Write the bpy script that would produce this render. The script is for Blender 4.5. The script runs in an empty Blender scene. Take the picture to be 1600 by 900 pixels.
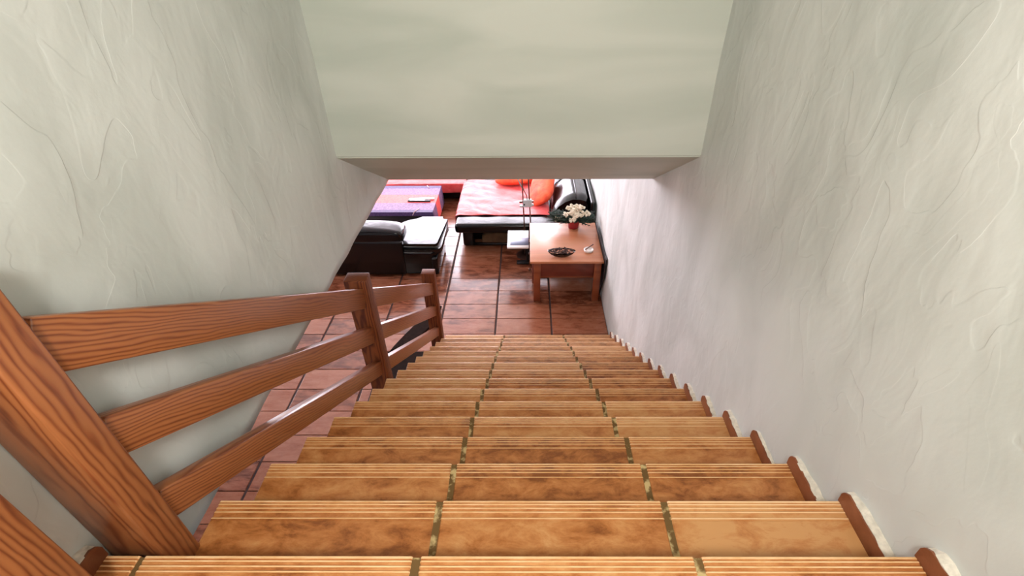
import bpy, bmesh, math, random
from mathutils import Vector, Matrix, noise
random.seed(7)
sc = bpy.context.scene
C = sc.collection
pi = math.pi

# ------------------------------------------------------------------ camera
cam = bpy.data.cameras.new('camera'); camo = bpy.data.objects.new('camera', cam); C.objects.link(camo)
R_ = Vector((0.99997882, 0.00390514, -0.00520733)); U_ = Vector((0.00191633, 0.58793307, 0.80890731))
F_ = Vector((-0.00622046, 0.80890015, -0.58791313))
m = Matrix((R_, U_, -F_)).transposed().to_4x4(); m.translation = (0, 0, 3.8595)
camo.matrix_world = m
cam.sensor_width = 36; cam.lens = 767.938 / 1600 * 36
cam.shift_x = -(819.07 - 800) / 1600; cam.shift_y = (450.97 - 450) / 1600
cam.clip_start = 0.02
sc.camera = camo
# ------------------------------------------------------------------ view, world, light strengths
vs = sc.view_settings
vs.view_transform = 'Standard'; vs.look = 'None'; vs.gamma = 1; vs.use_curve_mapping = False
vs.exposure = 0.1
w = bpy.data.worlds.new('world'); sc.world = w; w.use_nodes = True
w.node_tree.nodes['Background'].inputs[0].default_value = (0.75, 0.85, 1, 1)
w.node_tree.nodes['Background'].inputs[1].default_value = 0.6
WIN_DOWN = 16.5      # brightness of the daylight in the living-room windows
WIN_SIDE = 6.0
WIN_UP = 6.5         # daylight in the upstairs window behind the camera
LAMP_UP = 112.0       # upstairs ceiling lamp, W

# ------------------------------------------------------------------ geometry constants
XR, XL = 0.957, -1.05           # stairwell walls
ZC = 2.34                       # lower ceiling
R, T, Y0, Z0 = 0.165, 0.2407, 0.581, 2.64
ZT = 5.3                        # upstairs ceiling
YF = 9.45; ZH = 2.98; XW = -4.6; YB = -2.0
def nose(k): return Y0 + k * T, Z0 - k * R
def slope(y): return Z0 - (y - Y0) * R / T

# ------------------------------------------------------------------ materials
def new_mat(name):
    mt = bpy.data.materials.new(name); mt.use_nodes = True
    nt = mt.node_tree; b = nt.nodes['Principled BSDF']
    return mt, nt, b
def N(nt, typ, **kw):
    n = nt.nodes.new(typ)
    for k, v in kw.items():
        if k in n.inputs: n.inputs[k].default_value = v
        else: setattr(n, k, v)
    return n
def ramp(nt, fac, stops):
    n = nt.nodes.new('ShaderNodeValToRGB')
    e = n.color_ramp.elements
    while len(e) < len(stops): e.new(0.5)
    for i, (p, c) in enumerate(stops):
        e[i].position = p; e[i].color = (*c, 1) if len(c) == 3 else c
    nt.links.new(fac, n.inputs[0]); return n
def mapping(nt, scale=(1, 1, 1), rot=(0, 0, 0), loc=(0, 0, 0), coord='Object'):
    tc = nt.nodes.new('ShaderNodeTexCoord'); mp = nt.nodes.new('ShaderNodeMapping')
    mp.inputs['Scale'].default_value = scale; mp.inputs['Rotation'].default_value = rot; mp.inputs['Location'].default_value = loc
    nt.links.new(tc.outputs[coord], mp.inputs[0]); return mp.outputs[0]
def bump(nt, b, h, strength, dist):
    n = nt.nodes.new('ShaderNodeBump'); n.inputs['Strength'].default_value = strength; n.inputs['Distance'].default_value = dist
    nt.links.new(h, n.inputs['Height']); nt.links.new(n.outputs[0], b.inputs['Normal']); return n
def plain(name, col, rough=0.5, metal=0.0, var=0.0, scale=20, bmp=0.0, spec=0.5, coat=0.0):
    mt, nt, b = new_mat(name)
    b.inputs['Roughness'].default_value = rough; b.inputs['Metallic'].default_value = metal
    b.inputs['Specular IOR Level'].default_value = spec
    b.inputs['Coat Weight'].default_value = coat; b.inputs['Coat Roughness'].default_value = 0.15
    v = mapping(nt)
    n = N(nt, 'ShaderNodeTexNoise', Scale=scale, Detail=5.0); nt.links.new(v, n.inputs[0])
    a = tuple(max(0, c * (1 - var)) for c in col); z = tuple(min(1, c * (1 + var)) for c in col)
    r = ramp(nt, n.outputs[0], [(0.3, a), (0.7, z)]); nt.links.new(r.outputs[0], b.inputs['Base Color'])
    if bmp: bump(nt, b, n.outputs[0], bmp, 0.01)
    return mt

def plaster(name, colA, colB, axis, bs=0.5):
    """hand-trowelled white plaster: soft broad undulation with a few raised trowel ridges"""
    mt, nt, b = new_mat(name)
    b.inputs['Roughness'].default_value = 0.6; b.inputs['Specular IOR Level'].default_value = 0.3
    rot = (0.45, 0, 0) if axis == 'wall' else (0, 0.04, 0)
    scl = (1, 1.7, 1.0) if axis == 'wall' else (0.7, 1, 3.2)
    v = mapping(nt, scl, rot)
    n1 = N(nt, 'ShaderNodeTexNoise', Scale=1.4, Detail=4.0, Roughness=0.42, Distortion=0.7); nt.links.new(v, n1.inputs[0])
    n2 = N(nt, 'ShaderNodeTexNoise', Scale=3.2, Detail=2.5, Roughness=0.45, Distortion=0.9); nt.links.new(v, n2.inputs[0])
    n3 = N(nt, 'ShaderNodeTexNoise', Scale=120.0, Detail=3.0); nt.links.new(mapping(nt), n3.inputs[0])
    r = ramp(nt, n1.outputs[0], [(0.32, colA), (0.62, colB)]); nt.links.new(r.outputs[0], b.inputs['Base Color'])
    r2 = ramp(nt, n2.outputs[0], [(0.36, (0, 0, 0)), (0.47, (0.5, 0.5, 0.5)), (0.485, (0.85, 0.85, 0.85)), (0.6, (0.6, 0.6, 0.6)), (0.615, (0.8, 0.8, 0.8)), (0.7, (0.7, 0.7, 0.7))])
    n4 = N(nt, 'ShaderNodeTexNoise', Scale=7.0, Detail=2.0, Roughness=0.4, Distortion=0.6); nt.links.new(v, n4.inputs[0])
    r2.color_ramp.interpolation = 'B_SPLINE'
    def MA(a, k, c=None):
        n = N(nt, 'ShaderNodeMath', operation='MULTIPLY_ADD'); n.inputs[1].default_value = k; n.inputs[2].default_value = 0
        nt.links.new(a, n.inputs[0])
        if c is not None: nt.links.new(c, n.inputs[2])
        return n.outputs[0]
    h = MA(n4.outputs[0], 0.2, MA(n1.outputs[0], 0.6, MA(r2.outputs[0], 0.11 if axis == 'wall' else 0.03, MA(n3.outputs[0], 0.012))))
    bump(nt, b, h, bs, 0.03)
    return mt

def wood(name, light, dark, deep, freq=210.0, rough=0.32):
    """grain rings round a tilted tree axis; boards are modelled with their length along local X"""
    mt, nt, b = new_mat(name)
    b.inputs['Roughness'].default_value = rough; b.inputs['Coat Weight'].default_value = 0.15 if rough < .5 else 0; b.inputs['Specular IOR Level'].default_value = 0.5 if rough < .5 else 0.25; b.inputs['Coat Roughness'].default_value = 0.25
    tc = nt.nodes.new('ShaderNodeTexCoord'); oi = nt.nodes.new('ShaderNodeObjectInfo')
    def M(op, a, c=None, v=None):
        n = N(nt, 'ShaderNodeMath', operation=op)
        nt.links.new(a, n.inputs[0])
        if c is not None: nt.links.new(c, n.inputs[1])
        if v is not None: n.inputs[1].default_value = v
        return n.outputs[0]
    mp = nt.nodes.new('ShaderNodeMapping'); mp.inputs['Scale'].default_value = (1.9, 10, 10); nt.links.new(tc.outputs['Object'], mp.inputs[0])
    cmb = nt.nodes.new('ShaderNodeCombineXYZ'); rr = M('MULTIPLY', oi.outputs['Random'], v=37.0)
    for i in range(3): nt.links.new(rr, cmb.inputs[i])
    nt.links.new(cmb.outputs[0], mp.inputs['Location'])
    n1 = N(nt, 'ShaderNodeTexNoise', Scale=1.0, Detail=3.0, Roughness=0.55); nt.links.new(mp.outputs[0], n1.inputs[0])
    sp = nt.nodes.new('ShaderNodeSeparateXYZ'); nt.links.new(tc.outputs['Object'], sp.inputs[0])
    xx = M('MULTIPLY', sp.outputs[0], v=0.03)
    y = M('ADD', M('ADD', sp.outputs[1], xx), M('MULTIPLY', oi.outputs['Random'], v=0.05)); z = M('ADD', M('ADD', sp.outputs[2], xx), v=-0.11)
    d = M('SQRT', M('ADD', M('MULTIPLY', y, y), M('MULTIPLY', z, z)))
    d = M('ADD', d, M('MULTIPLY', n1.outputs[0], v=0.05))
    s = M('SINE', M('MULTIPLY', d, v=freq * 2))
    s = M('ADD', M('MULTIPLY', s, v=0.5), v=0.5)
    mp2 = nt.nodes.new('ShaderNodeMapping'); mp2.inputs['Scale'].default_value = (6, 160, 160); nt.links.new(tc.outputs['Object'], mp2.inputs[0])
    n2 = N(nt, 'ShaderNodeTexNoise', Scale=1.0, Detail=2.0); nt.links.new(mp2.outputs[0], n2.inputs[0])
    f = M('ADD', M('MULTIPLY', s, v=0.8), M('MULTIPLY', n2.outputs[0], v=0.3))
    r = ramp(nt, f, [(0.1, light), (0.5, tuple(c * .88 for c in light)), (0.85, dark), (1.08 - .08, deep)])
    nt.links.new(r.outputs[0], b.inputs['Base Color'])
    bump(nt, b, f, 0.12, 0.002)
    return mt

def stone_tile(name, stops, rough, scale=(3, 9, 9), attr=True, spec=0.5, bmp=0.08, rv=0.1, det=8.0):
    mt, nt, b = new_mat(name)
    b.inputs['Specular IOR Level'].default_value = spec
    v = mapping(nt, scale)
    n = N(nt, 'ShaderNodeTexNoise', Scale=1.0, Detail=det, Roughness=0.7, Distortion=0.35); nt.links.new(v, n.inputs[0])
    at = nt.nodes.new('ShaderNodeAttribute'); at.attribute_name = 'tone'
    m1 = N(nt, 'ShaderNodeMath', operation='MULTIPLY_ADD'); m1.inputs[1].default_value = 0.14; nt.links.new(at.outputs['Fac'], m1.inputs[0]); nt.links.new(n.outputs[0], m1.inputs[2])
    r = ramp(nt, m1.outputs[0], stops); nt.links.new(r.outputs[0], b.inputs['Base Color'])
    rr = N(nt, 'ShaderNodeMapRange'); rr.inputs['To Min'].default_value = rough - rv; rr.inputs['To Max'].default_value = rough + rv
    nt.links.new(n.outputs[0], rr.inputs['Value']); nt.links.new(rr.outputs[0], b.inputs['Roughness'])
    bump(nt, b, n.outputs[0], bmp, 0.01)
    return mt

M_wall = plaster('white_trowelled_plaster', (0.53, 0.56, 0.53), (0.655, 0.68, 0.655), 'wall', 0.6)
M_front = plaster('cream_plaster', (0.46, 0.49, 0.43), (0.56, 0.575, 0.515), 'front', 0.14)
M_ceil = plain('ceiling_paint', (0.7, 0.68, 0.66), 0.8, var=0.03)
M_edge = plain('raw_tile_edge_plaster', (0.74, 0.69, 0.6), 0.8, var=0.15, scale=60, bmp=0.4)
M_wood = wood('stained_pine', (0.35, 0.12, 0.04), (0.24, 0.068, 0.022), (0.15, 0.036, 0.012), 300)
M_wooddk = wood('dark_wood_post', (0.22, 0.062, 0.02), (0.11, 0.028, 0.011), (0.07, 0.016, 0.007), 330, 0.55)  # darker wood tone, used on the two lower posts
M_floor = stone_tile('terracotta_floor_tile', [(0.32, (0.13, 0.038, 0.018)), (0.48, (0.31, 0.108, 0.055)), (0.7, (0.4, 0.165, 0.095))], 0.18, (4, 12, 9), bmp=0.02, rv=0.07, spec=0.6)
M_step = stone_tile('ochre_step_tile', [(0.3, (0.24, 0.075, 0.018)), (0.42, (0.44, 0.16, 0.044)), (0.54, (0.56, 0.24, 0.08)), (0.66, (0.64, 0.33, 0.13))], 0.38, (9, 17, 9), bmp=0.04)
M_ridge = stone_tile('worn_tile_ridge', [(0.35, (0.74, 0.42, 0.18)), (0.6, (0.92, 0.62, 0.35))], 0.4, (9, 40, 40), bmp=0.04)
M_skirt = stone_tile('brown_skirting_tile', [(0.35, (0.17, 0.05, 0.02)), (0.65, (0.27, 0.09, 0.038))], 0.35, (8, 8, 8))
M_grout = plain('dark_grout', (0.05, 0.025, 0.02), 0.9, var=0.3)
M_sgrout = plain('patchy_mortar', (0.25, 0.16, 0.055), 0.9)
nt = M_sgrout.node_tree
for n in nt.nodes:
    if n.type == 'TEX_NOISE': n.inputs['Scale'].default_value = 26; n.inputs['Detail'].default_value = 6
    if n.type == 'VALTORGB':
        e = n.color_ramp.elements; e[0].position = 0.5; e[0].color = (0.15, 0.085, 0.025, 1); e[1].position = 0.6; e[1].color = (0.55, 0.42, 0.2, 1)
def leather():
    mt, nt, b = new_mat('black_leather')
    b.inputs['Base Color'].default_value = (0.002, 0.002, 0.0025, 1); b.inputs['Roughness'].default_value = 0.18
    b.inputs['Specular IOR Level'].default_value = 0.42
    n = N(nt, 'ShaderNodeTexNoise', Scale=9.0, Detail=4.0); nt.links.new(mapping(nt), n.inputs[0])
    bump(nt, b, n.outputs[0], 0.06, 0.03)
    return mt
M_leather = leather()
def cloth(name, a, c, rough=0.55, scale=6, sheen=0.12):
    mt, nt, b = new_mat(name)
    b.inputs['Roughness'].default_value = rough; b.inputs['Specular IOR Level'].default_value = 0.3; b.inputs['Sheen Weight'].default_value = sheen; b.inputs['Sheen Roughness'].default_value = 0.35
    b.inputs['Sheen Tint'].default_value = (1, 0.8, 0.8, 1)
    n = N(nt, 'ShaderNodeTexNoise', Scale=float(scale), Detail=5.0, Distortion=0.8); nt.links.new(mapping(nt), n.inputs[0])
    r = ramp(nt, n.outputs[0], [(0.35, a), (0.65, c)]); nt.links.new(r.outputs[0], b.inputs['Base Color'])
    bump(nt, b, n.outputs[0], 0.6, 0.12 / scale)
    return mt
M_red = cloth('red_throw', (0.66, 0.07, 0.07), (0.78, 0.13, 0.13), 0.5, 6, 0.4)
M_orange = cloth('orange_cushion', (0.78, 0.07, 0.03), (0.9, 0.14, 0.05), 0.7, 9)
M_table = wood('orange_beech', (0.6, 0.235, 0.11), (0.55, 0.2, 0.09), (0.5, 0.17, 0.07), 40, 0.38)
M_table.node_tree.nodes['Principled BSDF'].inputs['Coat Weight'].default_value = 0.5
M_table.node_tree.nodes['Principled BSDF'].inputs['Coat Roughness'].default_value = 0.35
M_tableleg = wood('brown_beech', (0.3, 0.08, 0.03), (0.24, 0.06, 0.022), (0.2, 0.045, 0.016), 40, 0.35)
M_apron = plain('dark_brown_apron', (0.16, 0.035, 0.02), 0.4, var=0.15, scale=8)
M_purple = cloth('purple_weave', (0.11, 0.055, 0.13), (0.25, 0.14, 0.26), 0.6, 45, 0.05)
M_dpurple = cloth('dark_purple_border', (0.05, 0.03, 0.1), (0.09, 0.05, 0.15), 0.6, 45, 0.05)
M_stripe = cloth('red_stripe_weave', (0.75, 0.06, 0.06), (0.85, 0.13, 0.11), 0.6, 45, 0.05)
M_black = plain('matt_black', (0.008, 0.007, 0.008), 0.6)
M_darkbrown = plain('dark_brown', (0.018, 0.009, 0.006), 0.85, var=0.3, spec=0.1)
M_bag = plain('olive_brown_cloth', (0.12, 0.065, 0.03), 0.8, var=0.4, scale=9)
M_metal = plain('brown_bronze_metal', (0.2, 0.11, 0.09), 0.3, 0.9)
M_grey = plain('grey_plastic', (0.52, 0.56, 0.58), 0.4)
M_white = plain('white_lacquer', (0.85, 0.84, 0.84), 0.25)
M_panel = plain('blue_grey_panel', (0.16, 0.19, 0.3), 0.4)
M_pot = plain('dark_red_pot', (0.28, 0.012, 0.018), 0.35)
M_leaf = plain('dark_green_needles', (0.012, 0.035, 0.022), 0.6, var=0.4)
M_flower = plain('cream_blossom', (0.85, 0.76, 0.6), 0.8, var=0.12, scale=60, bmp=0.6)
M_potp = plain('dried_petals', (0.05, 0.018, 0.015), 0.6, var=0.5, scale=60)
M_pale = plain('pale_ribbon', (0.75, 0.5, 0.52), 0.6)
def glass():
    mt, nt, b = new_mat('clear_glass')
    b.inputs['Base Color'].default_value = (0.95, 0.95, 0.95, 1); b.inputs['Transmission Weight'].default_value = 1
    b.inputs['Roughness'].default_value = 0.05; return mt
M_glass = glass()
M_frost = plain('pale_glass', (0.8, 0.72, 0.68), 0.12, spec=0.8)
def emit(name, col, s):
    mt = bpy.data.materials.new(name); mt.use_nodes = True; nt = mt.node_tree; nt.nodes.clear()
    o = nt.nodes.new('ShaderNodeOutputMaterial'); e = nt.nodes.new('ShaderNodeEmission')
    e.inputs[0].default_value = (*col, 1); e.inputs[1].default_value = s; nt.links.new(e.outputs[0], o.inputs[0]); return mt
M_day = emit('daylight_window', (0.96, 0.89, 1.0), WIN_DOWN)
M_day_s = emit('daylight_window_side', (1.0, 0.93, 1.0), WIN_SIDE)
M_day_up = emit('daylight_window_upstairs', (0.97, 1.0, 0.95), WIN_UP)
M_bulb = emit('lamp_globe', (1, 0.9, 0.75), 6)

# ------------------------------------------------------------------ mesh helpers
def obj(name, bm, mats, parent=None, smooth=False, loc=None, rot=None):
    me = bpy.data.meshes.new(name); bmesh.ops.recalc_face_normals(bm, faces=bm.faces[:]); bm.to_mesh(me); bm.free()
    for mt in (mats if isinstance(mats, (list, tuple)) else [mats]): me.materials.append(mt)
    if smooth:
        for p in me.polygons: p.use_smooth = True
        if smooth != 'all':
            me.set_sharp_from_angle(angle=math.radians(50))
    o = bpy.data.objects.new(name, me); C.objects.link(o)
    if loc is not None: o.location = loc
    if rot is not None: o.rotation_euler = rot
    if parent is not None: o.parent = parent
    return o
def thing(name, label, cat, loc=(0, 0, 0), group=None):
    o = bpy.data.objects.new(name, None); C.objects.link(o); o.location = loc; o['label'] = label; o['category'] = cat
    if group: o['group'] = group
    return o
def tag(o, label, cat, group=None):
    o['label'] = label; o['category'] = cat
    if group: o['group'] = group
    return o
def struct(o, label=None):
    o['kind'] = 'structure'
    if label: o['label'] = label
    return o
def box(bm, x0, x1, y0, y1, z0, z1, bev=0.0, mi=0, seg=1, mat=None):
    r = bmesh.ops.create_cube(bm, size=1); vs_ = r['verts']
    for v in vs_:
        v.co = Vector((x0 + (v.co.x + .5) * (x1 - x0), y0 + (v.co.y + .5) * (y1 - y0), z0 + (v.co.z + .5) * (z1 - z0)))
    fs = {f for v in vs_ for f in v.link_faces}
    if bev:
        es = {e for v in vs_ for e in v.link_edges}
        rr = bmesh.ops.bevel(bm, geom=list(es), offset=bev, segments=seg, profile=0.5, affect='EDGES')
        fs = {f for f in rr['faces']} | {f for f in fs if f.is_valid}
        vs2 = {v for f in fs for v in f.verts}; fs = {f for v in vs2 for f in v.link_faces}
    for f in fs: f.material_index = mi
    vs2 = list({v for f in fs for v in f.verts})
    if mat is not None: bmesh.ops.transform(bm, matrix=mat, verts=vs2)
    return vs2
def prism(bm, poly, axis, a, b, mi=0):
    """poly: list of 2D points; axis 'X': points are (y,z) extruded x from a to b ; 'Z': points (x,y)"""
    def P(p, t): return (t, p[0], p[1]) if axis == 'X' else ((p[0], t, p[1]) if axis == 'Y' else (p[0], p[1], t))
    A = [bm.verts.new(P(p, a)) for p in poly]; B = [bm.verts.new(P(p, b)) for p in poly]
    n = len(poly); fs = [bm.faces.new(A), bm.faces.new(B[::-1])]
    for i in range(n): fs.append(bm.faces.new((A[i], B[i], B[(i + 1) % n], A[(i + 1) % n])))
    for f in fs: f.material_index = mi
    return fs
def tube(bm, pts, rad, seg=8, mi=0, cap=True):
    rings = []; pts = [Vector(p) for p in pts]
    for i, p in enumerate(pts):
        t = (pts[min(i + 1, len(pts) - 1)] - pts[max(i - 1, 0)]).normalized()
        a = t.orthogonal().normalized() if i == 0 else (rings_n - t * rings_n.dot(t)).normalized()
        rings_n = a; b = t.cross(a)
        rr = rad[i] if isinstance(rad, (list, tuple)) else rad
        rings.append([bm.verts.new(p + a * (rr * math.cos(2 * pi * k / seg)) + b * (rr * math.sin(2 * pi * k / seg))) for k in range(seg)])
    for A, B in zip(rings, rings[1:]):
        for k in range(seg):
            f = bm.faces.new((A[k], A[(k + 1) % seg], B[(k + 1) % seg], B[k])); f.material_index = mi
    if cap:
        bm.faces.new(rings[0][::-1]).material_index = mi; bm.faces.new(rings[-1]).material_index = mi
def lathe(bm, prof, c=(0, 0, 0), seg=24, mi=0, sx=1, sy=1):
    rings = []
    for r, z in prof:
        rings.append([bm.verts.new((c[0] + sx * r * math.cos(2 * pi * k / seg), c[1] + sy * r * math.sin(2 * pi * k / seg), c[2] + z)) for k in range(seg)])
    for A, B in zip(rings, rings[1:]):
        for k in range(seg): bm.faces.new((A[k], A[(k + 1) % seg], B[(k + 1) % seg], B[k])).material_index = mi
    bm.faces.new(rings[0][::-1]).material_index = mi; bm.faces.new(rings[-1]).material_index = mi
def soft(bm, c, s, e=0.35, n=14, amp=0.0, rot=None, mi=0, pinch=0.0, seed=0):
    """superellipsoid cushion, s = half sizes, e = squareness exponent (small = boxy)"""
    def sg(v, p): return math.copysign(abs(v) ** p, v)
    r = bmesh.ops.create_uvsphere(bm, u_segments=n * 3, v_segments=n * 2, radius=1)
    ez = e if not isinstance(e, tuple) else e[1]; exy = e if not isinstance(e, tuple) else e[0]
    for v in r['verts']:
        x, y, z = v.co; ph = math.asin(max(-1, min(1, z))); th = math.atan2(y, x)
        cx = sg(math.cos(ph), ez)
        p = Vector((cx * sg(math.cos(th), exy), cx * sg(math.sin(th), exy), sg(math.sin(ph), ez)))
        if pinch: p.z *= 1 - pinch * min(1, (abs(p.x) ** 3 + abs(p.y) ** 3) / 1.6)
        p = Vector((p.x * s[0], p.y * s[1], p.z * s[2]))
        if amp: p += Vector((0, 0, 1)) * amp * noise.noise(Vector((p.x * 6 + seed, p.y * 9, p.z * 3))) + p.normalized() * amp * noise.noise(Vector((p.x * 13, p.y * 13 + seed, p.z * 13)))
        v.co = p
    M4 = Matrix.Translation(c) @ (rot.to_matrix().to_4x4() if rot else Matrix.Identity(4))
    bmesh.ops.transform(bm, matrix=M4, verts=r['verts'])
    for v in r['verts']:
        for f in v.link_faces: f.material_index = mi
def set_tone(o, groups):
    """a random tone per tile: groups is a list of vertex-count spans"""
    at = o.data.attributes.new('tone', 'FLOAT', 'POINT'); i = 0
    for n_, t in groups:
        for k in range(n_): at.data[i].value = t; i += 1

# ------------------------------------------------------------------ setting: floor
gx, gy = 0.02, 0.006
PX, PY, OX, OY = 0.6754, 0.2891, -0.3836, 4.685
bm = bmesh.new(); spans = []
for i in range(-7, 3):
    xa, xb = OX + i * PX + gx / 2, OX + (i + 1) * PX - gx / 2
    xa = max(xa, XW); xb = min(xb, 1.02)
    if xb - xa < 0.03: continue
    for j in range(-17, 19):
        ya, yb = OY + j * PY + gy / 2, OY + (j + 1) * PY - gy / 2
        ya = max(ya, 0.2); yb = min(yb, YF)
        if yb - ya < 0.03: continue
        n0 = len(bm.verts); z = random.uniform(-0.0006, 0.0006)
        T0 = [bm.verts.new(p) for p in ((xa, ya, -.006), (xb, ya, -.006), (xb, yb, -.006), (xa, yb, -.006))]
        ix, iy = 0.007, 0.003
        T1 = [bm.verts.new(p) for p in ((xa + ix * .5, ya + iy * .5, z - .001), (xb - ix * .5, ya + iy * .5, z - .001), (xb - ix * .5, yb - iy * .5, z - .001), (xa + ix * .5, yb - iy * .5, z - .001))]
        T2 = [bm.verts.new(p) for p in ((xa + ix, ya + iy, z), (xb - ix, ya + iy, z), (xb - ix, yb - iy, z), (xa + ix, yb - iy, z))]
        for A, B in ((T0, T1), (T1, T2)):
            for k in range(4): bm.faces.new((A[k], A[(k + 1) % 4], B[(k + 1) % 4], B[k]))
        bm.faces.new(T2)
        spans.append((12, random.uniform(-1, 1)))
n0 = len(bm.verts)
box(bm, XW - .2, 1.25, 0.0, YF + .2, -0.12, -0.006, mi=1); spans.append((len(bm.verts) - n0, 0))
floor = struct(obj('floor', bm, [M_floor, M_grout]), 'glossy terracotta tile floor of the living room below'); set_tone(floor, spans)

# ------------------------------------------------------------------ setting: walls
def wall_grid(bm, fn, nu, nv, thick):
    """fn(u,v)->Vector inner surface; thick: Vector offset to the back"""
    A = [[bm.verts.new(fn(i / nu, j / nv)) for j in range(nv + 1)] for i in range(nu + 1)]
    B = [[bm.verts.new(fn(i / nu, j / nv) * 0 + bm_back(fn(i / nu, j / nv), thick)) for j in (0, nv)] for i in (0, nu)]
    for i in range(nu):
        for j in range(nv):
            bm.faces.new((A[i][j], A[i + 1][j], A[i + 1][j + 1], A[i][j + 1]))
    c = [B[0][0], B[1][0], B[1][1], B[0][1]]
    bm.faces.new(c)
    bm.faces.new([A[i][0] for i in range(nu + 1)] + [B[1][0], B[0][0]])
    bm.faces.new([A[i][nv] for i in range(nu + 1)] + [B[1][1], B[0][1]])
    bm.faces.new([A[0][j] for j in range(nv + 1)] + [B[0][1], B[0][0]])
    bm.faces.new([A[nu][j] for j in range(nv + 1)] + [B[1][1], B[1][0]])
def bm_back(p, thick): return Vector((thick[0] if thick[0] is not None else p.x, thick[1] if thick[1] is not None else p.y, p.z))
def und(y, z, s):  # plaster undulation
    return 0.010 * noise.noise(Vector((y * 1.3 + s, z * 0.9, s))) + 0.007 * noise.noise(Vector((y * 3.4 + z * 1.2, z * 1.7 - y, s + 5))) + 0.003 * noise.noise(Vector((y * 9 + z * 4, z * 5, s + 9)))
# right wall: one face from the living-room floor to the upstairs ceiling
def rightx(y):
    t = max(0.0, min(1.0, (y - 5.1) / 1.2)); return XR + 0.03 * t
bm = bmesh.new()
wall_grid(bm, lambda u, v: Vector((rightx(YB + u * (YF - YB)) + und(YB + u * (YF - YB), v * ZT, 3) * (1 if v > 0 else 0), YB + u * (YF - YB), v * ZT)), 190, 84, (1.25, None))
struct(obj('wall_right', bm, M_wall, smooth='all'), 'white hand trowelled plaster wall right of the stairs')
# left stairwell wall, hanging down only to the living-room ceiling
bm = bmesh.new()
def lw(u, v):
    y = YB + u * (3.52 - YB); z = ZC + v * (ZT - ZC)
    wob = 0.014 * noise.noise(Vector((y * 2.2, 1.7, 0))) if v == 0 else 0
    return Vector((XL - und(y, z, 11), y, z + wob))
wall_grid(bm, lw, 134, 72, (XL - 0.2, None))
struct(obj('wall_left', bm, M_wall, smooth='all'), 'white hand trowelled plaster wall left of the stairs')
# wall above the opening, with the sloping soffit under it
bm = bmesh.new()
prism(bm, [(2.627, ZT), (2.627, 2.848), (3.5, ZC), (3.75, ZC), (3.75, ZH), (YF + .2, ZH), (YF + .2, ZH + .2), (3.75, ZH + .2), (3.75, ZT)], 'X', XL - 0.02, 1.1)
bmesh.ops.bevel(bm, geom=[e for e in bm.edges if abs(e.verts[0].co.y - 2.627) < 1e-4 and abs(e.verts[1].co.y - 2.627) < 1e-4 and abs(e.verts[0].co.z - 2.848) < 1e-3 and abs(e.verts[1].co.z - 2.848) < 1e-3], offset=0.008, segments=3, affect='EDGES')
struct(obj('wall_front', bm, M_front), 'cream plaster wall with sloping soffit over the foot of the stairs')
bm = bmesh.new(); box(bm, XW, XL - .2, 0.2, 3.75, ZC + .01, ZC + .25); box(bm, XW, XL - .02, 3.75, YF, ZH, ZH + .2); box(bm, XW, XL - .02, 3.55, 3.75, ZC + .01, ZH + .2)
struct(obj('ceiling', bm, M_ceil), 'living room ceiling left of the stairwell')
bm = bmesh.new(); box(bm, XL - .2, 1.25, YB - .2, 3.6, ZT, ZT + .15)
struct(obj('ceiling_upstairs', bm, plain('low_bounce_ceiling', (0.22, 0.16, 0.1), 0.7, var=.2)), 'upstairs ceiling over the stairwell')  # unseen ceiling, dark colour made up to cut bounce light on the walls
# living-room outer walls
bm = bmesh.new(); box(bm, XW - .2, XW, 0.0, 4.6, 0, ZH + .2); box(bm, XW - .2, XW, 8.6, YF + .2, 0, ZH + .2)
box(bm, XW - .2, XW, 4.6, 8.6, 0, .3); box(bm, XW - .2, XW, 4.6, 8.6, 2.2, ZH + .2)
struct(obj('wall_living_room_left', bm, M_wall))
bm = bmesh.new(); box(bm, XW, XL - .02, 0.0, 0.2, 0, ZC + .25)
struct(obj('wall_living_room_near', bm, M_wall))
WX0, WX1, WZ0, WZ1 = -3.9, 0.55, 0.4, 2.8
bm = bmesh.new(); box(bm, XW, WX0, YF, YF + .2, 0, ZH + .2); box(bm, WX1, 1.25, YF, YF + .2, 0, ZH + .2)
box(bm, WX0, WX1, YF, YF + .2, 0, WZ0); box(bm, WX0, WX1, YF, YF + .2, WZ1, ZH + .2)
struct(obj('wall_far', bm, M_wall))
def window(name, x0, x1, z0, z1, y, n, pane, axis='Y', s=1):
    f = bmesh.new()
    def bx(a, b, c, d, p, q):
        if axis == 'Y': box(f, a, b, min(c, d), max(c, d), p, q)
        else: box(f, min(c, d), max(c, d), a, b, p, q)
    bx(x0, x1, y, y + s * .08, z0, z0 + .05); bx(x0, x1, y, y + s * .08, z1 - .05, z1)
    for i in range(n + 1):
        xx = x0 + (x1 - x0) * i / n; bx(max(x0, xx - .03), min(x1, xx + .03), y, y + s * .08, z0 + .05, z1 - .05)
    o = struct(obj(name, f, M_white)); p = bmesh.new()
    if axis == 'Y': box(p, x0 + .03, x1 - .03, min(y + s * .03, y + s * .05), max(y + s * .03, y + s * .05), z0 + .03, z1 - .03)
    else: box(p, min(y + s * .03, y + s * .05), max(y + s * .03, y + s * .05), x0 + .03, x1 - .03, z0 + .03, z1 - .03)
    obj('window_pane', p, pane, o)
    return o
window('window_1', WX0, WX1, WZ0, WZ1, YF, 4, M_day)
window('window_2', 4.6, 8.6, .3, 2.2, XW, 3, M_day_s, 'X', -1)
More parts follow.
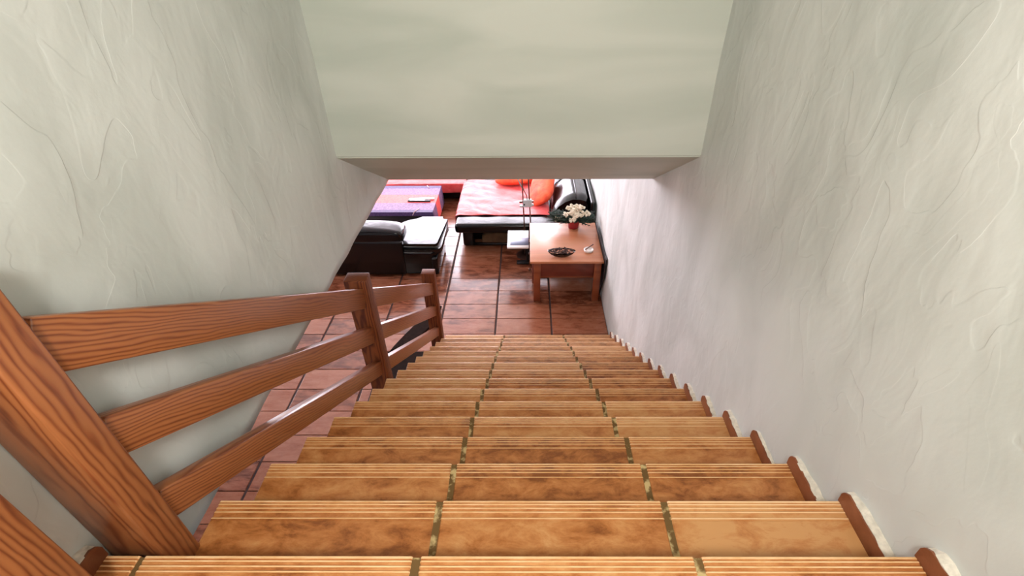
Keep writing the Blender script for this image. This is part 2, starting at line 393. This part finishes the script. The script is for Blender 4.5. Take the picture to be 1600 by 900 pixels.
# upstairs end wall behind the camera, with its window
bm = bmesh.new(); box(bm, XL - .2, -.8, YB - .2, YB, 2.6, ZT); box(bm, .75, 1.25, YB - .2, YB, 2.6, ZT)
box(bm, -.8, .75, YB - .2, YB, 2.6, 3.3); box(bm, -.8, .75, YB - .2, YB, 4.9, ZT)
struct(obj('wall_back', bm, M_wall))
window('window_3', -.8, .75, 3.3, 4.9, YB, 2, M_day_up, 'Y', -1)
# upstairs ceiling lamp (behind and above the camera)
la = thing('ceiling_lamp', 'round white globe ceiling lamp upstairs, behind the viewer', 'lamp', (0, -.5, ZT))
bm = bmesh.new(); lathe(bm, [(.07, 0), (.07, -.03), (.015, -.04), (.012, -.3), (.03, -.32)]); obj('canopy', bm, M_white, la, True)
bm = bmesh.new(); soft(bm, (0, 0, -.43), (.13, .13, .13), 1.0); obj('lamp_shade', bm, M_bulb, la, 'all')
lt = bpy.data.lights.new('ceiling_lamp_light', 'POINT'); lt.energy = LAMP_UP; lt.color = (1, .975, .915); lt.shadow_soft_size = .16
lo = bpy.data.objects.new('ceiling_lamp_light', lt); C.objects.link(lo); lo.location = (0, 0, -.8); lo.parent = la

# ------------------------------------------------------------------ staircase
st = thing('staircase', 'steep tiled staircase with ribbed orange terracotta nosings going down', 'staircase', (0, Y0, 0))
def rel(bm):
    bmesh.ops.translate(bm, verts=bm.verts[:], vec=(0, -Y0, 0))
XS = -0.928
# concrete body (sawtooth)
poly = []
for k in range(-1, 16):
    y, z = nose(k)
    poly += [(y - .02, z - .022), (y - .02, z - R - .022 if k < 15 else 0.0)]
poly.append((nose(15)[0] - .45, 0.0)); poly.append((Y0 + .1, 2.2)); poly.append((-.1, 2.6)); poly.append((YB, 2.6)); poly.append((YB, nose(-2)[1] - .022)); poly.append((nose(-2)[0] - .02, nose(-2)[1] - .022)); poly.append((nose(-2)[0] - .02, nose(-1)[1] - .022))
bm = bmesh.new(); prism(bm, poly, 'X', XS + .006, XR + .02)
box(bm, XL - .02, XS + .006, YB, Y0 - .02, 2.36, nose(0)[1] - .022)
rel(bm); obj('stair_body', bm, M_front, st)
# tread tiles: top profile with five ribs at the nosing (distance from the nosing edge, height)
def tread_profile():
    pts = [(0.0, -.022), (-0.0, -.006), (.0015, -.0015), (.004, 0.0)]   # rounded nosing front
    ribs = []
    for d in (.004, .0165, .0275, .041, .0585):
        ribs.append(d)
    prof = [(.0, -.026, 0), (.0, -.005, 1), (.0015, -.001, 1), (.005, .0, 1), (.0075, .0, 1)]
    for d in (.0135, .0255, .0375, .0565):
        prof += [(d - .0042, -.0024, 0), (d - .0016, .0004, 1), (d + .0022, .0004, 1), (d + .0048, -.0024, 0)]
    prof += [(.064, -.0012, 0), (.21, -.0012, 0), (T + .02, -.0012, 0), (T + .02, -.022, 0), (.012, -.026, 0)]
    return prof
TP = tread_profile()
def tile(bm, x0, x1, k, spans, flat=False, depth=None):
    y, z = nose(k); n0 = len(bm.verts); ch = .003
    prof = TP if depth is None else [(min(d, depth) if d < .2 else depth, h, f) for d, h, f in TP]
    n = len(prof)
    A = [bm.verts.new((x0, y - d, z + h - (ch if h > -.02 else 0))) for d, h, f in prof]
    B = [bm.verts.new((x0 + ch, y - d - (0 if d > 0 else 0), z + h)) for d, h, f in prof]
    D = [bm.verts.new((x1 - ch, y - d, z + h)) for d, h, f in prof]
    E = [bm.verts.new((x1, y - d, z + h - (ch if h > -.02 else 0))) for d, h, f in prof]
    for P, Q in ((A, B), (B, D), (D, E)):
        for i in range(n):
            f = bm.faces.new((P[i], P[(i + 1) % n], Q[(i + 1) % n], Q[i]))
            a, b = prof[i][2], prof[(i + 1) % n][2]
            f.material_index = 1 if (a and b) else 0
    bm.faces.new(A); bm.faces.new(E[::-1])
    spans.append((len(bm.verts) - n0, random.uniform(-1, 1)))
XJ = [(-.275 - .0, -.255), (.402, .422)]
for k in range(-2, 16):
    bm = bmesh.new(); spans = []
    y, z = nose(k)
    jit = random.uniform(-.004, .004); jit2 = random.uniform(-.004, .004)
    x0 = XS; xe = .931
    dep = None if k > -2 else nose(-2)[0] - YB
    tile(bm, x0, -.275 + jit, k, spans, depth=dep); tile(bm, -.255 + jit, .402 + jit2, k, spans, depth=dep); tile(bm, .422 + jit2, XR - .004, k, spans, depth=dep)
    if k <= 0: tile(bm, XL + .006, XS - .012, k, spans, depth=dep)
    # mortar in the joints
    n0 = len(bm.verts)
    dd = T if dep is None else dep
    for a, b in ((-.276 + jit, -.254 + jit), (.401 + jit2, .423 + jit2)) + (((XS - .013, XS + .001),) if k <= 0 else ()):
        box(bm, a, b, y - dd - .015, y - .0035, z - .024, z - .004, mi=2)
    spans.append((len(bm.verts) - n0, 0)); rel(bm)
    o = obj('tread', bm, [M_step, M_ridge, M_sgrout], st); set_tone(o, spans)
    # riser
    if k < 15 or True:
        bm = bmesh.new(); zb = max(0, z - R)
        box(bm, (XL + .006) if k <= 0 else XS + .004, XR, y - .022, y - .012, zb, z - .024); rel(bm)
        obj('riser', bm, M_skirt, st)
def skirt(bm, k, face, back, h=.057):
    """skirting tile lying along the tread, face at x=face, plaster edge up to x=back"""
    y, z = nose(k); ya, yb = y - T + .006, y + .004
    s = 1 if back > face else -1
    def sheet(xa, xb, dz, mi, cut):
        zt = z + h + dz
        poly = [(ya, z - .001), (yb - .001, z - .001), (yb, z + h * .55), (yb - .006, z + h * .8), (yb - cut, zt), (ya, zt)]
        prism(bm, poly, 'X', xa, xb, mi)
    sheet(face, face + s * .006, 0, 0, .02)
    # ragged mortar fillet behind
    n = 10; xa = face + s * .0062
    prev = None; rows = []
    for i in range(n + 1):
        yy = ya + (yb - .004 - ya) * i / n
        j = random.uniform(-.0025, .003); zt = z + h + .001 + j - (.016 if i == n else (.004 if i == n - 1 else 0)); wv = face + s * (abs(back - face) + .004)
        rows.append([bm.verts.new((xa - s * random.uniform(0, .006), yy, zt)), bm.verts.new((wv, yy, zt + .004 + j)), bm.verts.new((wv, yy, z - .001)), bm.verts.new((xa, yy, z - .001))])
    for A, B in zip(rows, rows[1:]):
        for q in range(4): bm.faces.new((A[q], A[(q + 1) % 4], B[(q + 1) % 4], B[q])).material_index = 1
    bm.faces.new(rows[0]).material_index = 1; bm.faces.new(rows[-1][::-1]).material_index = 1
for k in range(-2, 16):
    bm = bmesh.new(); skirt(bm, k, .931, XR + .006); rel(bm)
    o = obj('skirting_tile', bm, [M_skirt, M_edge], st); set_tone(o, [(len(o.data.vertices), random.uniform(-1, 1))])
for k in (-1, 0):
    bm = bmesh.new(); skirt(bm, k, XL + .03, XL - .006); rel(bm)
    o = obj('skirting_tile', bm, [M_skirt, M_edge], st); set_tone(o, [(len(o.data.vertices), random.uniform(-1, 1))])

# ------------------------------------------------------------------ railing
rl = thing('wooden_railing', 'three rail stained pine handrail on square posts down the open left side', 'railing', (XL + .06, .64, 0))
def board(name, p0, p1, wy, wz, mat, parent, bev=.004, shear=None):
    """beam from p0 to p1 with its length along local X, wy across, wz tall"""
    p0, p1 = Vector(p0), Vector(p1); L = (p1 - p0).length; d = (p1 - p0).normalized()
    b = bmesh.new(); box(b, 0, L, -wy / 2, wy / 2, -wz / 2, wz / 2, bev, seg=2)
    if shear:   # cut the ends plumb
        for v in b.verts: v.co.x += v.co.z * shear
    up = Vector((0, 0, 1)) if abs(d.z) < .95 else Vector((0, 1, 0))
    yv = up.cross(d).normalized(); zv = d.cross(yv)
    o = obj(name, b, mat, parent, True)
    mw = Matrix((d, yv, zv)).transposed().to_4x4(); mw.translation = p0 - Vector(parent.location)
    o.matrix_parent_inverse = Matrix.Identity(4); o.matrix_basis = mw
    return o
PX0, PX1 = -1.045, -.916; pc = (PX0 + PX1) / 2; pw = PX1 - PX0
posts = [(.60, .69, 2.45, 3.43), (2.27, 2.362, 1.30, 2.262), (3.975, 4.068, .12, 1.15)]
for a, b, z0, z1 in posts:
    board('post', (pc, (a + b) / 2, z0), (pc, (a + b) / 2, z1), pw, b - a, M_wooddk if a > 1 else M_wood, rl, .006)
tanS = R / T; cosS = 1 / math.sqrt(1 + tanS * tanS)
bays = [(.684, 2.275), (2.357, 3.98)]
for ya, yb in bays:
    for lo_, hi in ((.585, .727), (.315, .44), (.04, .155)):
        mid = (lo_ + hi) / 2; hh = (hi - lo_) * cosS
        board('rail', (-.9625, ya, slope(ya) + mid), (-.9625, yb, slope(yb) + mid), .046, hh, M_wood, rl, .004, shear=-tanS if False else None)
np_ = thing('newel_post', 'stained pine newel post at the bottom left corner, nearest the viewer', 'post', (pc, .435, nose(0)[1]))
o = board('post', (pc, .435, nose(0)[1] - .001), (pc, .435, 3.6), pw, .09, M_wood, np_, .006)

# ------------------------------------------------------------------ side table with its things
TX0, TX1, TY0, TY1, TZ = .035, .93, 5.0, 5.985, .626
tb = thing('side_table', 'square orange wood side table with drawer standing against the right wall', 'table', ((TX0 + TX1) / 2, (TY0 + TY1) / 2, 0))
def part(name, x0, x1, y0, y1, z0, z1, mat, parent, bev=.003, seg=1, smooth=True):
    b = bmesh.new(); box(b, x0, x1, y0, y1, z0, z1, bev, seg=seg); L = Vector(parent.location)
    bmesh.ops.translate(b, verts=b.verts[:], vec=-L)
    return obj(name, b, mat, parent, smooth)
part('tabletop', TX0, TX1, TY0, TY1, TZ - .03, TZ, M_table, tb, .004, 2)
for x in (TX0 + .045, TX1 - .105):
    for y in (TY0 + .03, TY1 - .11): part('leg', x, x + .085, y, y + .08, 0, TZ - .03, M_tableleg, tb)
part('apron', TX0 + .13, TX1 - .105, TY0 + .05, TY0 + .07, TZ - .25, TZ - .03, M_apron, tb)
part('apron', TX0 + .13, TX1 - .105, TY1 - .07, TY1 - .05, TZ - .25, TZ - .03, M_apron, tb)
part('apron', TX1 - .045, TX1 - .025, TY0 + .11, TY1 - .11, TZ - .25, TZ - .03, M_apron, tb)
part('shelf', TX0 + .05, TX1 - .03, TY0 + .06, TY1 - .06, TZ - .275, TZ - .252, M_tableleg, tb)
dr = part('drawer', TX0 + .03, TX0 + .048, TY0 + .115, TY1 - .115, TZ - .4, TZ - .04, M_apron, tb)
for y in (TY0 + .3, TY1 - .3):
    b = bmesh.new()
    lathe(b, [(.007, 0), (.006, .02), (.018, .028), (.02, .038), (.012, .048)], seg=12)
    bmesh.ops.rotate(b, verts=b.verts[:], matrix=Matrix.Rotation(-pi / 2, 3, 'Y'))
    bmesh.ops.translate(b, verts=b.verts[:], vec=Vector((TX0 + .03, y, TZ - .31)) - tb.location)
    obj('knob', b, M_metal, dr, True)
# flowers in the red pot
fp = thing('potted_flowers', 'cream blossoms and dark green needles in a red pot on the side table', 'plant', (.622, 5.86, TZ))
b = bmesh.new(); lathe(b, [(.055, 0), (.07, .004), (.085, .09), (.09, .115), (.082, .115), (.075, .1), (.02, .095)]); obj('pot', b, M_pot, fp, True)
b = bmesh.new(); rnd = random.Random(3)
for i in range(330):
    a = rnd.uniform(0, 2 * pi); side = rnd.random()
    if side < .75: a = rnd.choice((0, pi)) + rnd.gauss(0, .4)
    L = rnd.uniform(.16, .36) if abs(math.cos(a)) > .6 else rnd.uniform(.1, .2)
    el = rnd.uniform(.05, .9) * (.6 if L > .25 else 1)
    x1 = min(math.cos(a) * L * (1.0 if math.cos(a) < 0 else .85), .31); y1 = math.sin(a) * L * .7; z1 = .1 + L * el * .55
    if x1 < -.25: z1 += .06 * rnd.random()
    mid = (x1 * .5, y1 * .5, .1 + (z1 - .1) * .75)
    tube(b, [(0.02 * math.cos(a), .02 * math.sin(a), .095), mid, (x1, y1, z1)], [.003, .007, .003], 4)
    for q in range(6):
        t = .35 + q * .1; c = Vector((x1 * t, y1 * t, .1 + (z1 - .1) * min(1, t * 1.25)))
        d = Vector((rnd.gauss(0, 1), rnd.gauss(0, 1), rnd.gauss(0, .6) + .3)).normalized() * rnd.uniform(.02, .045)
        tube(b, [c, c + d], [.0055, .0015], 3)
obj('foliage', b, M_leaf, fp)
b = bmesh.new()
spikes = [((-.25, -.03, .14), (-.12, 0, .2)), ((-.1, .02, .28), (.09, .02, .29)), ((-.14, -.03, .2), (.05, -.03, .235)), ((-.06, -.08, .15), (.02, -.09, .17)),
          ((.02, -.02, .2), (.2, -.03, .23)), ((-.05, -.05, .24), (.0, -.02, .27)), ((.0, .02, .26), (.13, .03, .285)), ((-.03, -.07, .2), (.06, -.06, .21))]
for p, q in spikes:
    p, q = Vector(p), Vector(q); n = int((q - p).length / .007) + 8
    for i in range(n):
        c = p.lerp(q, i / (n - 1)) + Vector((rnd.gauss(0, .006), rnd.gauss(0, .02), rnd.gauss(0, .012)))
        bmesh.ops.create_icosphere(b, subdivisions=1, radius=rnd.uniform(.012, .022), matrix=Matrix.Translation(c))
obj('blossoms', b, M_flower, fp, 'all')
# glass bowl with dark contents
bo = thing('glass_bowl', 'oval glass bowl of dark dried petals at the front of the side table', 'bowl', (.42, 5.13, TZ))
b = bmesh.new(); lathe(b, [(.06, 0), (.09, .002), (.14, .035), (.172, .075), (.168, .076), (.135, .04), (.085, .009), (.01, .007)], seg=32, sy=.42); obj('bowl', b, M_glass, bo, 'all')
b = bmesh.new()
for i in range(120):
    r = math.sqrt(rnd.random()) * .138; a = rnd.uniform(0, 2 * pi)
    c = Vector((r * math.cos(a), r * math.sin(a) * .38, .02 + .03 * (r / .12) + rnd.uniform(0, .045)))
    e = rnd.uniform(.008, .017)
    mm = Matrix.Translation(c) @ Matrix.Rotation(rnd.uniform(0, 6), 4, Vector((rnd.random(), rnd.random(), rnd.random() + .1)).normalized()) @ Matrix.Diagonal((1, .5, .35, 1))
    bmesh.ops.create_icosphere(b, subdivisions=1, radius=e * 1.3, matrix=mm)
o = obj('dried_petals', b, [M_potp], bo, True); o['kind'] = 'stuff'
ash = thing('glass_ashtray', 'small clear glass ashtray with a brown cigar, right on the side table', 'ashtray', (.765, 5.24, TZ))
b = bmesh.new(); lathe(b, [(.05, 0), (.058, .004), (.062, .03), (.05, .032), (.042, .012), (.01, .01)], seg=20); obj('tray', b, M_frost, ash, 'all')
cg = bmesh.new(); tube(cg, [(.765 - .045, 5.22, TZ + .036), (.765 + .055, 5.265, TZ + .085)], .007, 8); tag(obj('cigar', cg, M_metal, smooth=True), 'thin brown cigar resting across the glass ashtray', 'cigar')
# thin black wedge, not identified, between table and wall
b = bmesh.new(); prism(b, [(4.925, .70), (4.945, .42), (5.2, 0), (5.9, 0), (5.92, .66), (5.6, .69)], 'X', .935, .95)
bmesh.ops.bevel(b, geom=b.edges[:], offset=.003, segments=1, affect='EDGES')
tag(obj('black_wedge', b, M_black), 'thin black upright wedge between the side table and right wall', 'board')

# ------------------------------------------------------------------ white low table behind the side table
ct = thing('tray_table', 'low white tray table with a grey inset, left of the side table', 'table', (-.12, 5.77, 0))
part('tabletop', -.265, .022, 5.545, 6.0, .475, .5, M_white, ct, .006, 2)
part('inset_panel', -.225, .018, 5.6, 5.79, .5, .504, M_panel, ct, .001)
part('frame', -.235, .018, 5.58, 5.97, .445, .475, M_black, ct)
part('leg', -.012, .018, 5.93, 5.96, .02, .445, M_black, ct)
part('foot', -.15, .022, 5.9, 5.99, 0, .02, M_black, ct)
# ------------------------------------------------------------------ floor lamp with twin rods
fl = thing('floor_lamp', 'twin rod bronze floor lamp with grey switch block standing before the sofa', 'lamp', (-.02, 6.15, 0))
b = bmesh.new(); lathe(b, [(.105, 0), (.14, .004), (.14, .012), (.05, .024), (.02, .03)], seg=32); obj('base', b, M_metal, fl, True)
for x0, x1 in ((-.02, -.05), (.07, .035)):
    b = bmesh.new(); tube(b, [(x0 * 1.0, 0, .015), (x0, 0, .5), (x1, 0, 1.25), (x1 * .9, 0, 1.7)], .009, 10); obj('rod', b, M_metal, fl, 'all')
b = bmesh.new(); box(b, -.035, .085, -.03, .03, .79, .895, .006, seg=2); sb = obj('switch_block', b, M_grey, fl, True)
b = bmesh.new(); box(b, -.03, -.008, -.034, -.03, .82, .845, .002); obj('switch', b, M_black, sb)
for x, z in ((-.065, .86), (-.062, .795), (.088, .865), (.09, .815)):
    b = bmesh.new(); box(b, x - .022, x + .022, -.018, .018, z - .014, z + .014, .004); obj('clamp', b, M_metal if z > .85 else M_grey, sb)
b = bmesh.new(); tube(b, [(.02, 0, .895), (.012, -.01, .96), (-.02, -.01, 1.03), (-.04, 0, 1.08)], .007, 8); obj('cable', b, M_metal, fl, 'all')
b = bmesh.new(); tube(b, [(-.04, 0, 1.05), (-.13, .0, 1.26), (-.25, 0, 1.5)], .008, 8); obj('reading_arm', b, M_grey, fl, 'all')
b = bmesh.new(); lathe(b, [(.03, 1.7), (.06, 1.71), (.16, 1.8), (.155, 1.805), (.05, 1.72), (.01, 1.715)], seg=28); obj('lamp_shade', b, M_metal, fl, 'all')

# ------------------------------------------------------------------ corner sofa
def cpart(name, c, s, e, mat, parent, amp=0.0, n=14, rot=None, seed=0):
    b = bmesh.new(); soft(b, Vector(c) - Vector(parent.location), s, e, n, amp, rot, seed=seed); return obj(name, b, mat, parent, 'all')
def rbox(name, x0, x1, y0, y1, z0, z1, r, mat, parent, seg=5): return part(name, x0, x1, y0, y1, z0, z1, mat, parent, r, seg, True)
b = bmesh.new(); soft(b, (0, 0, .11), (.3, .06, .11), (.45, .5), 10, .02, seed=3)
o = obj('cloth_bag', b, M_bag, None, 'all'); o.location = (-.38, 6.46, 0)
tag(o, 'crumpled dark brown cloth bag on the floor under the corner sofa front', 'bag')
sf = thing('corner_sofa', 'black leather corner sofa running along the right wall and the far side', 'sofa', (0, 7.0, 0))
b = bmesh.new()
box(b, -.96, .93, 6.56, 7.98, .02, .36, .03, seg=3); box(b, -.96, -.79, 6.36, 6.58, .02, .36, .04, seg=4); box(b, .2, .93, 6.36, 6.58, .02, .36, .04, seg=4); box(b, -.9, .8, 6.37, 6.5, .27, .36, .03, seg=3); box(b, -.85, .3, 6.38, 6.42, .02, .07, .01)
b.transform(Matrix.Translation((0, -7, 0))); obj('base', b, M_leather, sf, True)
rbox('seat_cushion', -1.04, .95, 6.2, 7.98, .33, .478, .045, M_leather, sf, 6)
rbox('base', -3.3, .93, 7.98, 8.95, .02, .25, .05, M_leather, sf)
rbox('seat_cushion', -3.35, .5, 7.86, 8.7, .2, .37, .06, M_leather, sf)
def roll(name, y0, y1, parent):
    b = bmesh.new(); prof = []
    pts = [(.33, .42), (.36, .56), (.43, .67), (.54, .755), (.66, .8), (.78, .795), (.86, .77), (.9, .7), (.91, .42)]
    n = 9; rings = []
    for i in range(n + 1):
        t = i / n; y = y0 + (y1 - y0) * t; k = 1 - .10 * max(0, 1 - min(t, 1 - t) / .1) ** 2
        rings.append([bm_v(b, (.62 + (x - .62) * k, y, .42 + (z - .42) * k)) for x, z in pts])
    m_ = len(pts)
    for A, B in zip(rings, rings[1:]):
        for q in range(m_): b.faces.new((A[q], A[(q + 1) % m_], B[(q + 1) % m_], B[q]))
    b.faces.new(rings[0]); b.faces.new(rings[-1][::-1])
    bmesh.ops.translate(b, verts=b.verts[:], vec=-Vector(parent.location))
    return obj(name, b, M_leather, parent, True)
def bm_v(b, p): return b.verts.new(p)
r1 = roll('backrest_cushion', 6.42, 7.22, sf); roll('backrest_cushion', 7.25, 8.1, sf)
b = bmesh.new(); tube(b, [(.7, 6.44, .795), (.705, 6.6, .806), (.705, 7.05, .806), (.7, 7.2, .795)], .006, 8); bmesh.ops.translate(b, verts=b.verts[:], vec=(0, -7, 0)); obj('seam_piping', b, M_leather, r1, 'all')
rbox('back_panel', .9, .965, 6.32, 8.9, .02, .76, .025, M_leather, sf)
rbox('backrest_cushion', -3.3, .5, 8.6, 8.95, .3, .8, .1, M_leather, sf)
# throws: draped sheets
def throw(name, x0, x1, y0, y1, ztop, hang, side, label, amp=.01, seed=0, foldy=None):
    """side: which edge hangs down, 'left' or 'front'"""
    b = bmesh.new(); nu, nv = 70, 60
    def P(u, v):
        if side == 'left':
            Lx = (x1 - x0) + hang; s = u * Lx; y = y0 + v * (y1 - y0)
            if s < hang: x, z = x0 - .018 - .006 * math.sin(v * 37 + seed) * (1 - s / hang), ztop - (hang - s)
            else: x, z = x0 + (s - hang), ztop
            t = min(1, abs(s - hang) / .06)
            if s >= hang: x = x - .018 * (1 - t); z -= .03 * (1 - t) ** 2
        else:
            Ly = (y1 - y0) + hang; s = v * Ly; x = x0 + u * (x1 - x0)
            if s < hang: y, z = y0 - .018 - .01 * math.sin(u * 47 + seed) * (1 - s / hang), ztop - (hang - s)
            else: y, z = y0 + (s - hang), ztop
            t = min(1, abs(s - hang) / .06)
            if s >= hang: y = y - .018 * (1 - t); z -= .02 * (1 - t) ** 2
        f = noise.noise(Vector((x * 1.3 + seed, y * 3.6 + x * 1.6, seed))); g = noise.noise(Vector((x * 4, y * 8 + x * 3, seed + 3)))
        z += amp * (1.1 * abs(f) * 1.4 + .5 * g) * (1 if z > ztop - .05 else .2)
        return Vector((x, y, z + .008))
    G = [[b.verts.new(P(i / nu, j / nv)) for j in range(nv + 1)] for i in range(nu + 1)]
    for i in range(nu):
        for j in range(nv): b.faces.new((G[i][j], G[i + 1][j], G[i + 1][j + 1], G[i][j + 1]))
    o = obj(name, b, M_red, None, 'all'); md = o.modifiers.new('thickness', 'SOLIDIFY'); md.thickness = .006; md.offset = 1
    return tag(o, label, 'throw')
throw('throw_blanket', -1.035, .33, 6.47, 7.72, .48, .15, 'left', 'rumpled red throw spread over the near chaise seat of the corner sofa', .02, 2)
throw('throw_blanket', -3.2, .3, 7.84, 8.62, .375, .16, 'front', 'red throw covering the far seat of the corner sofa and hanging down its front', .012, 9)
def pillow(c, s, rot, label, seed):
    from mathutils import Euler
    b = bmesh.new(); soft(b, (0, 0, 0), s, (.4, .75), 12, .012, None, pinch=.45, seed=seed)
    o = obj('cushion', b, M_orange, None, 'all'); o.location = c; o.rotation_euler = rot
    return tag(o, label, 'cushion', None)
pillow((.23, 7.05, .66), (.22, .36, .1), (.4, -.6, -.35), 'large orange cushion leaning on the black leather back beside the lamp', 1)
pillow((-.25, 7.62, .585), (.27, .2, .075), (.1, 0, .05), 'crumpled orange cushion lying left of the lamp rods', 4)
pillow((.12, 7.72, .6), (.19, .2, .09), (.5, 0, -.1), 'dark red orange cushion behind the lamp rods', 6)

# ------------------------------------------------------------------ black chaise sofa on the left
cs = thing('chaise_sofa', 'black leather sofa seen from behind with open chaise end, left of the gangway', 'sofa', (-2.3, 6.0, 0))
def slab(name, pts, z0, z1, r, seg):
    b = bmesh.new(); prism(b, [(x + 2.3, y - 6.0) for x, y in pts], 'Z', z0, z1)
    bmesh.ops.bevel(b, geom=[e for e in b.edges if abs(e.verts[0].co.z - e.verts[1].co.z) < 1e-5], offset=r, segments=seg, affect='EDGES')
    return obj(name, b, M_leather, cs, True)
def outline(x1, y0, y1, inset=0):
    P = [(-3.6 + inset, y0), (x1 - .06, y0), (x1 - .02, y0 + .03), (x1, y0 + .08)]
    P += [(x1 - .0 - .08 * (1 - math.cos(a)), y1 - .08 + .08 * math.sin(a)) for a in [i * pi / 12 for i in range(0, 7)]]
    P += [(-1.55 - .4 * math.sin(a), y1 - .42 + .42 * math.cos(a)) for a in [i * pi / 16 for i in range(0, 8)]]
    return P + [(-2.0, y1 - .5), (-3.6 + inset, y1 - .5)]
slab('base', outline(-1.235, 5.62, 6.42), .02, .38, .03, 3)
slab('seat_cushion', outline(-1.165, 5.66, 6.5), .27, .455, .055, 5)
b = bmesh.new()
soft(b, Vector((-2.66, 5.77, .59)) - cs.location, (1.02, .17, .145), (.25, .55), 16); obj('backrest_cushion', b, M_leather, cs, 'all')
rbox('back_panel', -3.6, -1.66, 5.59, 5.7, .03, .56, .03, M_leather, cs)
rbox('side_panel', -1.3, -1.215, 5.6, 6.3, .02, .3, .03, M_leather, cs)
# ------------------------------------------------------------------ coffee table under a striped cloth
cf = thing('coffee_table', 'low box table under a purple and red striped cloth between the two sofas', 'table', (-2.0, 7.22, 0))
part('table_body', -2.52, -1.47, 6.78, 7.68, 0, .36, M_black, cf, .01)
bands = [(6.745, 6.82, M_dpurple), (6.82, 7.06, M_purple), (7.06, 7.36, M_stripe), (7.36, 7.60, M_purple), (7.60, 7.70, M_dpurple)]
cl = bmesh.new(); X0_, X1_ = -2.54, -1.445
ys = [bands[0][0]] + [q[1] for q in bands]
for i in range(5):
    ya, yb = ys[i], ys[i + 1]
    vv = [cl.verts.new(p) for p in ((X0_, ya, .4), (X1_, ya, .4), (X1_, yb, .4), (X0_, yb, .4))]; cl.faces.new(vv).material_index = i
    for xx in (X0_, X1_):
        s = .02 if xx == X1_ else -.02
        q = [cl.verts.new(p) for p in ((xx, ya, .4), (xx, yb, .4), (xx + s, yb, .1), (xx + s, ya, .1))]; cl.faces.new(q).material_index = i
for yy, i, s in ((ys[0], 0, -1), (ys[-1], 4, 1)):
    q = [cl.verts.new(p) for p in ((X0_, yy, .4), (X1_, yy, .4), (X1_, yy + s * .01, .345), (X0_, yy + s * .01, .345))]; cl.faces.new(q).material_index = i
bmesh.ops.remove_doubles(cl, verts=cl.verts[:], dist=.0005)
o = obj('striped_cloth', cl, [q[2] for q in bands]); md = o.modifiers.new('thickness', 'SOLIDIFY'); md.thickness = .006; md.offset = 1
tag(o, 'purple and red striped cloth laid over the low coffee table', 'tablecloth')
for x, y, s in ((-1.72, 6.745, -1), (-2.44, 6.745, -1), (-1.68, 7.70, 1), (-2.44, 7.70, 1)):
    b = bmesh.new(); y2 = y - s * .1
    tube(b, [Vector((x + .05, y2, .41)), Vector((x, y, .41)), Vector((x - .03, y + s * .02, .36))], .006, 6); b.transform(Matrix.Translation(-Vector(o.location)))
    obj('ribbon', b, M_pale, o, 'all')
for i, (c, rz, L, lab) in enumerate((((-1.68, 7.17, .418), .06, .2, 'slim white remote control on the red stripe of the coffee table, farther one'), ((-1.71, 7.11, .416), -.02, .18, 'slim dark remote control beside the white one on the coffee table'))):
    b = bmesh.new(); box(b, -L, L, -.025, .025, -.009, .011, .006, seg=2)
    o = obj('remote_control', b, M_white if i == 0 else M_black, None, True); o.location = c; o.rotation_euler = (0, 0, rz)
    tag(o, lab, 'remote control')
    b = bmesh.new(); box(b, -L * .8, L * .5, -.017, .017, .0105, .0135, .001); obj('keypad', b, M_grey, o)

# ------------------------------------------------------------------ flat dark shapes, unidentified, on the floor left of the stairs
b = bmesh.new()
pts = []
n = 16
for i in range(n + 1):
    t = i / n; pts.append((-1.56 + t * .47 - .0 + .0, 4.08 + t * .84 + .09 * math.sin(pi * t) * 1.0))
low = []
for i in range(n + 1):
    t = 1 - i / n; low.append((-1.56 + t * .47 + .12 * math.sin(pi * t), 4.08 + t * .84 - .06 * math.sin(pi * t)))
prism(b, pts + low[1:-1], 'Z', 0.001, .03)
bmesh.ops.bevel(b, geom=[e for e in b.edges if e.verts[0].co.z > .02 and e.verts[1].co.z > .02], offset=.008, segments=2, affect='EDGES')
tag(obj('dark_leaf_shape', b, M_darkbrown), 'dark brown leaf shape on the floor, seen between the lower handrails', 'board')  # thin dark slab with a leaf outline, not identified
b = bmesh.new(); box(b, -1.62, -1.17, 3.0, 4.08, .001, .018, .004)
tag(obj('dark_floor_rectangle', b, M_darkbrown), 'dark brown flat rectangle beside the stairs, below the lowest handrail', 'mat')  # thin dark rectangular slab, not identified
